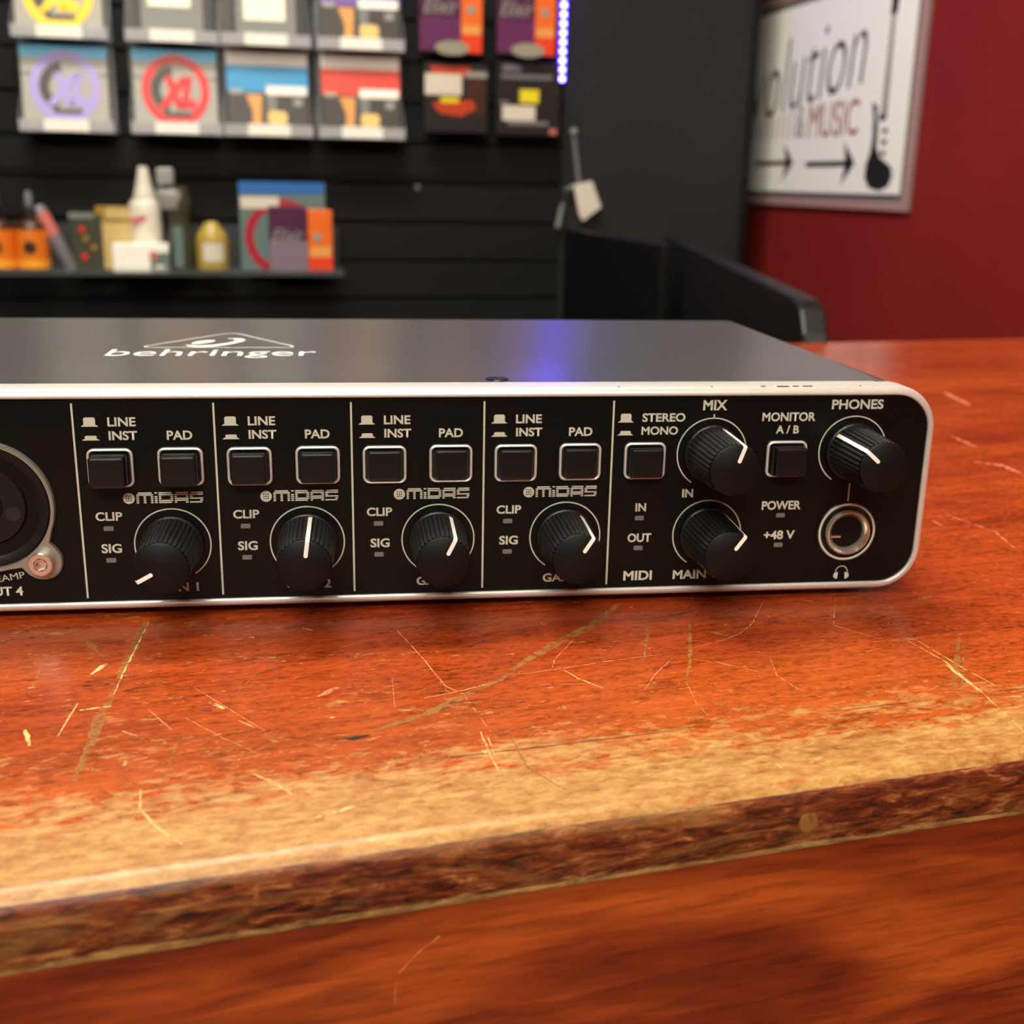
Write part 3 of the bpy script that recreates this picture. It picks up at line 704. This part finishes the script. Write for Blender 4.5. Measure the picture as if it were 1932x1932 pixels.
def grey_pack(u, z, lx, lz, label):
    e = pack(u, z, label); body = box_body(e, M['blackpk'])
    flat(body, M['greypk'], -38, 40, 0, 108, -0.01, 'grey_panel'); flat(body, M['darkpk'], -54, -48, 0, 108, -0.01, 'side_strip')
    flat(body, M['creamlab'], lx-27, lx+27, lz, lz+44, -0.6, 'cream_sticker')
cols = [(-192, 139), (-52, 139.5), (69, 140), (195.5, 140)]
where = ['leftmost tray of the bottom row', 'second tray of the bottom row', 'third tray of the bottom row', 'fourth tray of the bottom row']
where2 = ['leftmost tray of the upper row', 'second tray of the upper row', 'third tray of the upper row', 'fourth tray of the upper row']
pk = ['lavender-ringed', 'red-ringed', 'blue-banded', 'red-banded']
pk2 = ['yellow-ringed', 'grey sticker-topped', 'grey low-sticker', 'purple-banded']
for i, (u, z) in enumerate(cols):
    tray(u, z, 'clear acrylic tray with white price label holding the %s string pack, lower row' % pk[i])
    tray(u, z+115, 'clear acrylic tray with white price label holding the %s string pack, upper row' % pk2[i])
ring_pack(-192, 139, 'lav', 'silver string pack with lavender ring and blue header, in the bottom row of trays')
ring_pack(-52, 139.5, 'redpk', 'silver string pack with red ring and blue header, in the bottom row of trays')
band_pack(69, 140, 'skyblue', 'string pack with white header and sky blue band over guitar picture')
band_pack(195.5, 140, 'coral', 'string pack with white header and bright red band over guitar picture')
ring_pack(-192, 254, 'yelpk', 'string pack with yellow ring, cut off by the top of the photo')
grey_pack(-52, 254.5, -2, 42, 'grey string pack with cream sticker, above the red-ringed pack')
grey_pack(69, 255, -1, 30, 'grey string pack with lower-set cream sticker, above the sky blue banded pack')
band_pack(195.5, 255, 'purple', 'string pack with purple band over guitar picture, above the red-banded pack')
# hanging packs on pegs
def peg_pack(u, z, label, up, wide=88):
    e = empty('hanging_string_pack', wp(u, 1462, z), A5); tag(e, label, 'string pack', 'string packs hanging on pegs beside the blue lights')
    if up:
        body = MB().box(-wide/2, wide/2, 0, 12, 0, 100).build('pack_body', M['plum'], e, bevel=0.8)
        flat(body, M['orange'], wide/2-30, wide/2, 26, 100, -0.01, 'orange_stripe'); flat(body, M['redor'], wide/2-30, wide/2, 0, 26, -0.01, 'red_stripe')
        flat(body, M['plum2'], -wide/2, wide/2-30, 2, 44, -0.01, 'purple_panel', 0.3)
        flat(body, M['amber'], wide/2-28, wide/2-3, 24, 36, -0.5, 'amber_patch', 0.2)
        b = MB(); b.lathe([(6, 0.5), (5.6, 0.9), (0.01, 0.9)], wide/2-16, 0, 56, 20, 'y'); b.build('silver_dot', M['greyw'], body)
        text_mesh('Elixir', (-38, 10, 50, 70), -0.5, 0.2, 0.0, 0.35, 'y', 'printed_lettering', M['greyw'], body)
        flat(body, M['offwhite'], -44, 12, 78, 99, -0.6, 'price_sticker')
        b = MB(); b.lathe([(1.6, -30), (1.6, 20)], 0, 8, 4, 10, 'y')
        b2 = MB(); ring = [[(24*math.cos(2*PI*i/32), y, 5+9.5*math.sin(2*PI*i/32)) for i in range(32)] for y in (-10, -11.5)]
        b2.loops(ring); b2.build('oval_peg_tag', M['disc'], e)
    return e
peg_pack(321, 258, 'purple and orange string pack with oval tag, further from the blue lights', True)
peg_pack(428.5, 259, 'purple and orange string pack with oval tag, right beside the blue lights', True, 84)
e = peg_pack(328.5, 152, 'dark string pack with ember-coloured art and white price sticker, hanging in the lower row', False)
body = MB().box(-45, 45, 0, 12, 0, 92).build('pack_body', M['blackpk'], e, bevel=0.8)
flat(body, M['ember'], -36, 20, 74, 88, -0.01, 'ember_top'); flat(body, M['brown'], 16, 42, 24, 76, -0.01, 'brown_art'); flat(body, M['greyw'], 14, 44, 74, 82, -0.5, 'grey_title', 0.2)
flat(body, M['offwhite'], -44, 8, 50, 78, -0.6, 'price_sticker'); flat(body, M['yel'], -22, 4, 40, 47, -0.5, 'yellow_patch', 0.3)
b = MB(); b.prism([(-34, 40), (22, 44), (30, 34), (8, 22), (-24, 26)], -0.5, 0); b.build('orange_flame_print', M['ember'], body)
e = peg_pack(433.5, 151, 'black string pack with yellow patch and white price sticker, below the blue lights', False)
body = MB().box(-46, 46, 0, 12, 0, 98).build('pack_body', M['blackpk'], e, bevel=0.8)
flat(body, M['tubegrey'], -40, 34, 76, 82, -0.01, 'grey_line'); flat(body, M['tubegrey'], -38, -12, 86, 94, -0.01, 'grey_mark')
flat(body, M['yel'], -13, 15, 44, 62, -0.5, 'yellow_patch'); flat(body, M['offwhite'], -38, 10, 20, 40, -0.6, 'price_sticker')
flat(body, M['tubegrey'], -42, -28, 42, 46, -0.4, 'grey_mark', 0.2); flat(body, M['greypk'], -30, 30, 14, 19, -0.4, 'grey_line', 0.2)
flat(body, M['rose'], 32, 42, 2, 10, -0.5, 'rose_dot', 0.2)
# strip of blue lights
e = empty('light_strip', wp(490, 1494, 232), A5); tag(e, 'vertical strip of glowing blue diodes at the end of the black slatwall', 'light strip')
MB().box(-5, 5, 0, 3, -4, 560).build('strip_tape', M['strip'], e)
pr = None
for k in range(45):
    if pr is None:
        b = MB(); b.box(-2.9, 2.9, -2.0, 0, -2.9, 2.9); pr = b.build('diode', M['diode'], e); pr.location = (0, 0, 0)
    else:
        o = pr.copy(); C.objects.link(o); o.parent = e; o.location = (0, 0, 12.4*S*k)
# zip tie and tag hanging at the corner
e = empty('hanging_price_tag', wp(509, 1492, 158), A5); tag(e, 'small white price tag hanging by a clear strap at the end of the slatwall', 'tag')
MB().tube([(0, 0, 4), (1, -2, -2)], [6, 5], 12).build('strap_head', M['greyw'], e)
MB().prism([(-3, 0), (3, 0), (17, -92), (11, -92)], -3, -1).build('strap', M['tubegrey'], e)
MB().prism([(2, -74), (30, -68), (46, -106), (18, -126), (12, -116)], -6, -3).build('tag_card', M['offwhite'], e)
MB().tube([(2, -2, -76), (-8, -3, -82), (-14, -3, -104), (-20, -3, -136)], [2.5, 3, 3, 4.2], 8).build('strap_tail', M['greypk'], e)
# little screw head on the slat
tag(MB().lathe([(4, 0), (3, 2), (0.1, 2.4)], 279, 1500, 76, 16, 'y').build('screw_head', M['greypk'], matrix=ROOM), 'small silver screw head in the slatwall right of the shelf', 'screw')
# ------------------------------------------------------------------ clear shelf and the things on it
SH = -40.0
e = empty('acrylic_shelf', wp(-80, 1496, SH), A5); tag(e, 'clear plastic shelf on the slatwall holding bottles and packets', 'shelf')
MB().box(-260, 242, -100, 0, -3, 0).box(-260, 242, 0, 3, -3, 60).build('shelf_board', M['shelfplastic'], e)
MB().box(-260, 242, -103, -100, -3, 7).build('shelf_lip', M['shelfplastic'], e)
def stand(name, u, v, label, cat, group=None, rz=0, ry=0):
    e = empty(name, wp(u, v, SH+0.1), A5+rz, 0, ry); tag(e, label, cat, group); return e
for u, lab in ((-287, 'orange-labelled dropper bottle at the left end of the shelf, cut by the photo edge'), (-245, 'orange-labelled dropper bottle beside the leaning tube')):
    e = stand('dropper_bottle', u, 1430, lab, 'bottle', 'orange-labelled bottles on the clear shelf')
    MB().lathe([(19, 0), (21, 2), (21, 56), (16, 64), (9, 68), (9, 74)], n=32).build('bottle_body', M['brown'], e)
    MB().lathe([(21.3, 4), (21.4, 14), (21.3, 54)], n=32, cap0=False, cap1=False).build('bottle_label', M['bottleorange'], e)
    MB().lathe([(21.6, 4), (21.6, 16)], n=32, cap0=False, cap1=False).build('label_band', M['amber2'], e)
    b = MB(); b.lathe([(8, 21.2), (8, 21.9), (0.1, 22)], 0, 0, 32, 20, 'y'); b.build('label_emblem', M['brown'], e)
    MB().lathe([(10.5, 68), (10, 80), (5, 84)], n=20).build('bottle_cap', M['blackpk'], e)
    MB().lathe([(5, 84), (4.6, 100), (3, 103)], n=16).build('dropper_tip', M['tubegrey'], e)
e = stand('polish_tube', -198, 1432, 'slim grey tube leaning to the left between the bottle and dark packet', 'tube', ry=R(-24))
MB().lathe([(8, 0), (9, 4), (9.5, 40), (9, 88), (6, 92)], n=20).build('tube_body', M['tubegrey'], e)
MB().lathe([(9.8, 50), (9.6, 82)], n=20, cap0=False, cap1=False).build('tube_band', M['rose'], e)
e = stand('dark_packet', -178, 1450, 'dark olive packet with small red dots, next to the kraft packet', 'packet')
MB().box(-20, 20, 0, 26, 0, 74).build('packet_body', M['olive'], e, bevel=1.5)
MB().box(-22, 10, -1, 0, 68, 76).build('pale_header', M['greypk'], e)
for px_, pz_, c_ in ((-6, 54, 'redpk'), (-2, 42, 'mustard'), (-5, 18, 'redpk'), (8, 30, 'mustard')):
    b = MB(); b.lathe([(4, 0), (4, 0.7), (0.1, 0.8)], px_, 0, pz_, 14, 'y'); b.build('printed_dot', M[c_], e)
e = stand('kraft_packet', -142, 1452, 'cream and mustard packet standing behind the white box', 'packet')
MB().box(-20, 24, 0, 22, 0, 66).build('packet_body', M['kraft'], e, bevel=1.5)
MB().box(-24, 24, -1, 22.5, 64, 84).build('mustard_top', M['mustard'], e, bevel=1)
MB().box(-10, 22, -2, -1, 68, 82).build('tan_patch', M['kraft'], e)
e = stand('white_box', -107, 1412, 'low white box with coloured corner print at the shelf front', 'box')
MB().box(-36, 36, 0, 34, 0, 37).build('box_body', M['label'], e, bevel=1)
MB().box(12, 36.2, -0.6, 0, 2, 26).build('grey_print', M['teal'], e)
b = MB(); b.lathe([(6, 0.6), (6, 1.0), (0.1, 1.1)], 17, 0, 22, 18, 'y'); b.build('red_print_dot', M['rose'], e)
MB().box(18, 30, -1.0, -0.4, 4, 10).build('pale_print', M['offwhite'], e)
e = stand('nozzle_bottle', -101, 1462, 'off-white bottle with tapered nozzle, tallest on the shelf', 'bottle')
MB().lathe([(20, 0), (22, 3), (22, 84), (19, 92), (14, 95)], n=32).build('bottle_body', M['offwhite'], e)
MB().lathe([(14, 95), (15, 97), (11, 112), (7, 132), (5.5, 137)], n=24).build('nozzle', M['offwhite'], e)
MB().prism([(-19, 70), (2, 74), (2, 66), (-19, 62)], -22.4, -21.6).build('red_print', M['rose'], e)
e = stand('spray_bottle', -62, 1446, 'grey trigger spray bottle right of the off-white nozzle bottle', 'bottle')
MB().lathe([(18, 0), (20, 4), (17, 40), (13, 62), (15, 74), (18, 90), (14, 108), (8, 112)], 6, 0, 0, n=28).build('bottle_body', M['olive'], e)
MB().lathe([(17, 0), (19, 5), (19, 20), (13, 26)], -1, 0, 82, n=28).build('shoulder', M['greyw'], e)
MB().box(-21, 2, -8, 8, 112, 136).build('spray_head', M['greyw'], e, bevel=4)
MB().prism([(-19, 113), (-12, 113), (-18, 96), (-24, 98)], -3, 3).build('trigger', M['greyw'], e)
MB().box(-2, 10, -20, -17, 6, 60).build('pale_label', M['teal'], e)
e = stand('yellow_jar', -14, 1442, 'squat yellow bottle with white label, left of the string packets', 'bottle')
MB().lathe([(19, 0), (22, 3), (22, 40), (20, 50), (12, 60), (8, 66)], n=32).build('bottle_body', M['yjar'], e)
b = MB(); vs = []
for i in range(15):
    t = R(-128+76*i/14+4)
    for zz in (14, 38): vs.append((22.3*math.cos(t), 22.3*math.sin(t), zz))
b.add(vs, [(2*i, 2*i+1, 2*i+3, 2*i+2) for i in range(14)]); b.build('bottle_label', M['offwhite'], e)
e = stand('string_packet', 84, 1455, 'large blue-topped string packet with crimson ring, behind the purple pack', 'string pack')
body = MB().box(-60, 58, 0, 10, 0, 120).build('pack_body', M['teal'], e, bevel=0.8)
flat(body, M['blue2'], -60, 56, 104, 120, -0.01, 'header_band'); flat(body, M['offwhite'], -58, -6, 84, 100, -0.6, 'price_sticker')
b = MB(); vs = []
for i in range(49):
    t = 2*PI*i/48
    for r in (40, 52): vs.append((-2+r*math.cos(t), -0.4, 45+r*math.sin(t)*1.0))
vs = [(x, y, max(z, 1)) for x, y, z in vs]
b.add(vs, [(2*i, 2*i+1, 2*i+3, 2*i+2) for i in range(48)]); b.build('crimson_ring', M['crimson'], body)
e = stand('slim_string_pack', 107, 1436, 'purple string pack with orange end leaning before the large blue-topped packet', 'string pack')
body = MB().box(-44, 8, 0, 12, 0, 88).build('pack_body', M['plum'], e, bevel=0.8)
flat(body, M['greylav'], -44, 8, 0, 42, -0.01, 'pale_lower_panel'); text_mesh('Elixir', (-40, 4, 42, 58), -0.5, 0.2, 0.0, 0.35, 'y', 'printed_lettering', M['greyw'], body)
ob = MB().box(9, 43, -1, 12, 0, 84).build('orange_sleeve', M['orange'], e, bevel=2)
flat(ob, M['redor'], 10, 42, 1, 20, -1.01, 'red_foot'); flat(ob, M['amber'], 11, 41, 20, 34, -1.01, 'amber_patch', 0.2)
b = MB(); b.lathe([(6, 1.2), (5.6, 1.9), (0.1, 2)], 22, 0, 46, 18, 'y'); b.build('silver_dot', M['greyw'], ob)
# ------------------------------------------------------------------ black cabinet end and partition behind the counter
b = MB().box(0, 14, 0, 436, FLOOR, 20)
o = b.build('cabinet_end', M['darkcab'], matrix=ROOM @ Matrix.Translation((500*S, 1056*S, 0)), bevel=2)
tag(o, 'black upright cabinet end panel standing against the slatwall corner', 'cabinet panel')
e = empty('low_partition', (0, 0, 0), A5); tag(e, 'low black partition sloping down behind the wooden counter', 'partition')
pa, pb = Vector((600, 1300)), Vector((371, 420)); d = (pb-pa).normalized(); nn = Vector((-d.y, d.x))*7
L_ = (pb-pa).length
pr_ = [(0, FLOOR), (L_+20, FLOOR), (L_+20, -8), (L_+16, 2), (L_+2, 15), (L_-12, 19), (L_-40, 20), (0, 20)]
b = MB(lambda p: Vector((pa.x+d.x*p.x+nn.x/7*p.y, pa.y+d.y*p.x+nn.y/7*p.y, p.z)))
b.prism(pr_, -8, 8); b.build('partition_board', M['darkcab'], e, bevel=2)
# ------------------------------------------------------------------ sign on the maroon wall (local x = along the wall towards the viewer)
sg = bpy.data.objects.new('framed_sign', None); C.objects.link(sg); sg.empty_display_size = 0.01
sg.matrix_basis = ROOM @ Matrix.Translation((846*S, 1376*S, 0)) @ Matrix.Rotation(-PI/2, 4, 'Z')
tag(sg, 'white music shop sign with arrows and guitar, in acrylic frame on the maroon wall', 'sign')
# local x: V = 1376 - x ; face towards -u is local -y
def V2(v): return 1376-v
L0, L1 = V2(1760), V2(1118)
MB().box(L0, L1, -0.8, 3, 60, 366).build('acrylic_plate', M['acrylic'], sg)
b = MB(); x0, x1, z0, z1 = L0, L1, 60, 366
b.box(x0, x1, -2, -1, z0, z0+10).box(x0, x1, -2, -1, z1-10, z1).box(x1-13, x1, -2, -1, z0+10, z1-10).box(x0, x0+13, -2, -1, z0+10, z1-10)
b.build('frame_border', M['edgeacr'], sg)
pp = MB().box(V2(1745), V2(1141), -2.5, -1, 80, 344).build('sign_paper', M['paper'], sg)
t = text_mesh('Revolution', (V2(1742), V2(1256), 196, 300), -2.5, 0.3, -0.014, 0.3, 'y', 'script_lettering', M['ink'], pp, rot=R(6))
b = MB()
for k in range(9):
    v = 1605-20*k; b.box(V2(v), V2(v)+3.5, -3, -2.5, 158, 182+k*2.2)
b.build('faded_lettering', M['greyink'], pp)
text_mesh('&', (V2(1450), V2(1420), 157, 203), -2.5, 0.3, 0.0, 0, 'y', 'ampersand', M['greyink'], pp)
text_mesh('MUSIC', (V2(1408), V2(1262), 156, 203), -2.5, 0.3, 0.0, 0, 'y', 'red_lettering', M['redink'], pp)
def arrow(a, c_, z, hh, t):
    b = MB(); xa, xc = V2(a), V2(c_)
    b.prism([(xa, z-t), (xc-12, z-t), (xc-12, z+t), (xa, z+t)], -3, -2.5)
    b.prism([(xc, z), (xc-34, z+hh), (xc-26, z+hh*0.2), (xc-26, z-hh*0.2), (xc-34, z-hh)], -3, -2.5)
    b.build('arrow', M['ink'], pp)
arrow(1588, 1450, 122.5, 27, 3.2); arrow(1406, 1261, 119.5, 28, 3.6)
b = MB()
g = [(1228, 196), (1222, 176), (1219, 150), (1222, 132), (1230, 118), (1230, 100), (1216, 88), (1190, 84), (1168, 90), (1160, 102), (1165, 114), (1180, 120), (1196, 126), (1207, 140), (1208, 165), (1215, 178), (1213, 190)]
b.prism([(V2(v), z) for v, z in g], -3, -2.5)
b.build('guitar_body_print', M['ink'], pp)
b = MB(); b.prism([(V2(1203), 176), (V2(1188), 178), (V2(1192), 316), (V2(1200), 316)], -3, -2.5)
b.build('guitar_neck_print', M['greyink'], pp)
b = MB(); b.prism([(V2(1204), 300), (V2(1188), 300), (V2(1186), 340), (V2(1202), 338)], -3.1, -2.5)
for k in range(3): b.box(V2(1195), V2(1184), -3, -2.5, 128+14*k, 134+14*k)
b.box(V2(1208), V2(1190), -3, -2.5, 172, 180)
b.build('guitar_detail_print', M['ink'], pp)

# ------------------------------------------------------------------ camera, world, view
cam = bpy.data.cameras.new('camera'); co = bpy.data.objects.new('camera', cam); C.objects.link(co)
co.location = (0.0561006, -0.2332454, 0.0868018)
co.rotation_euler = Euler((1.2917, -0.0189, -0.1305), 'XYZ')
cam.sensor_width = 36; cam.lens = 2175.52/1932*36; cam.clip_start = 0.01; cam.clip_end = 30
cam.dof.use_dof = True; cam.dof.focus_distance = 0.224; cam.dof.aperture_fstop = 23
sc.camera = co
wd = bpy.data.worlds.new('world'); sc.world = wd; wd.use_nodes = True
wd.node_tree.nodes['Background'].inputs[0].default_value = (0.9, 0.85, 0.8, 1)
wd.node_tree.nodes['Background'].inputs[1].default_value = 0.02
vs_ = sc.view_settings; vs_.view_transform = 'Standard'; vs_.look = 'None'; vs_.gamma = 1; vs_.use_curve_mapping = False
vs_.exposure = -0.12
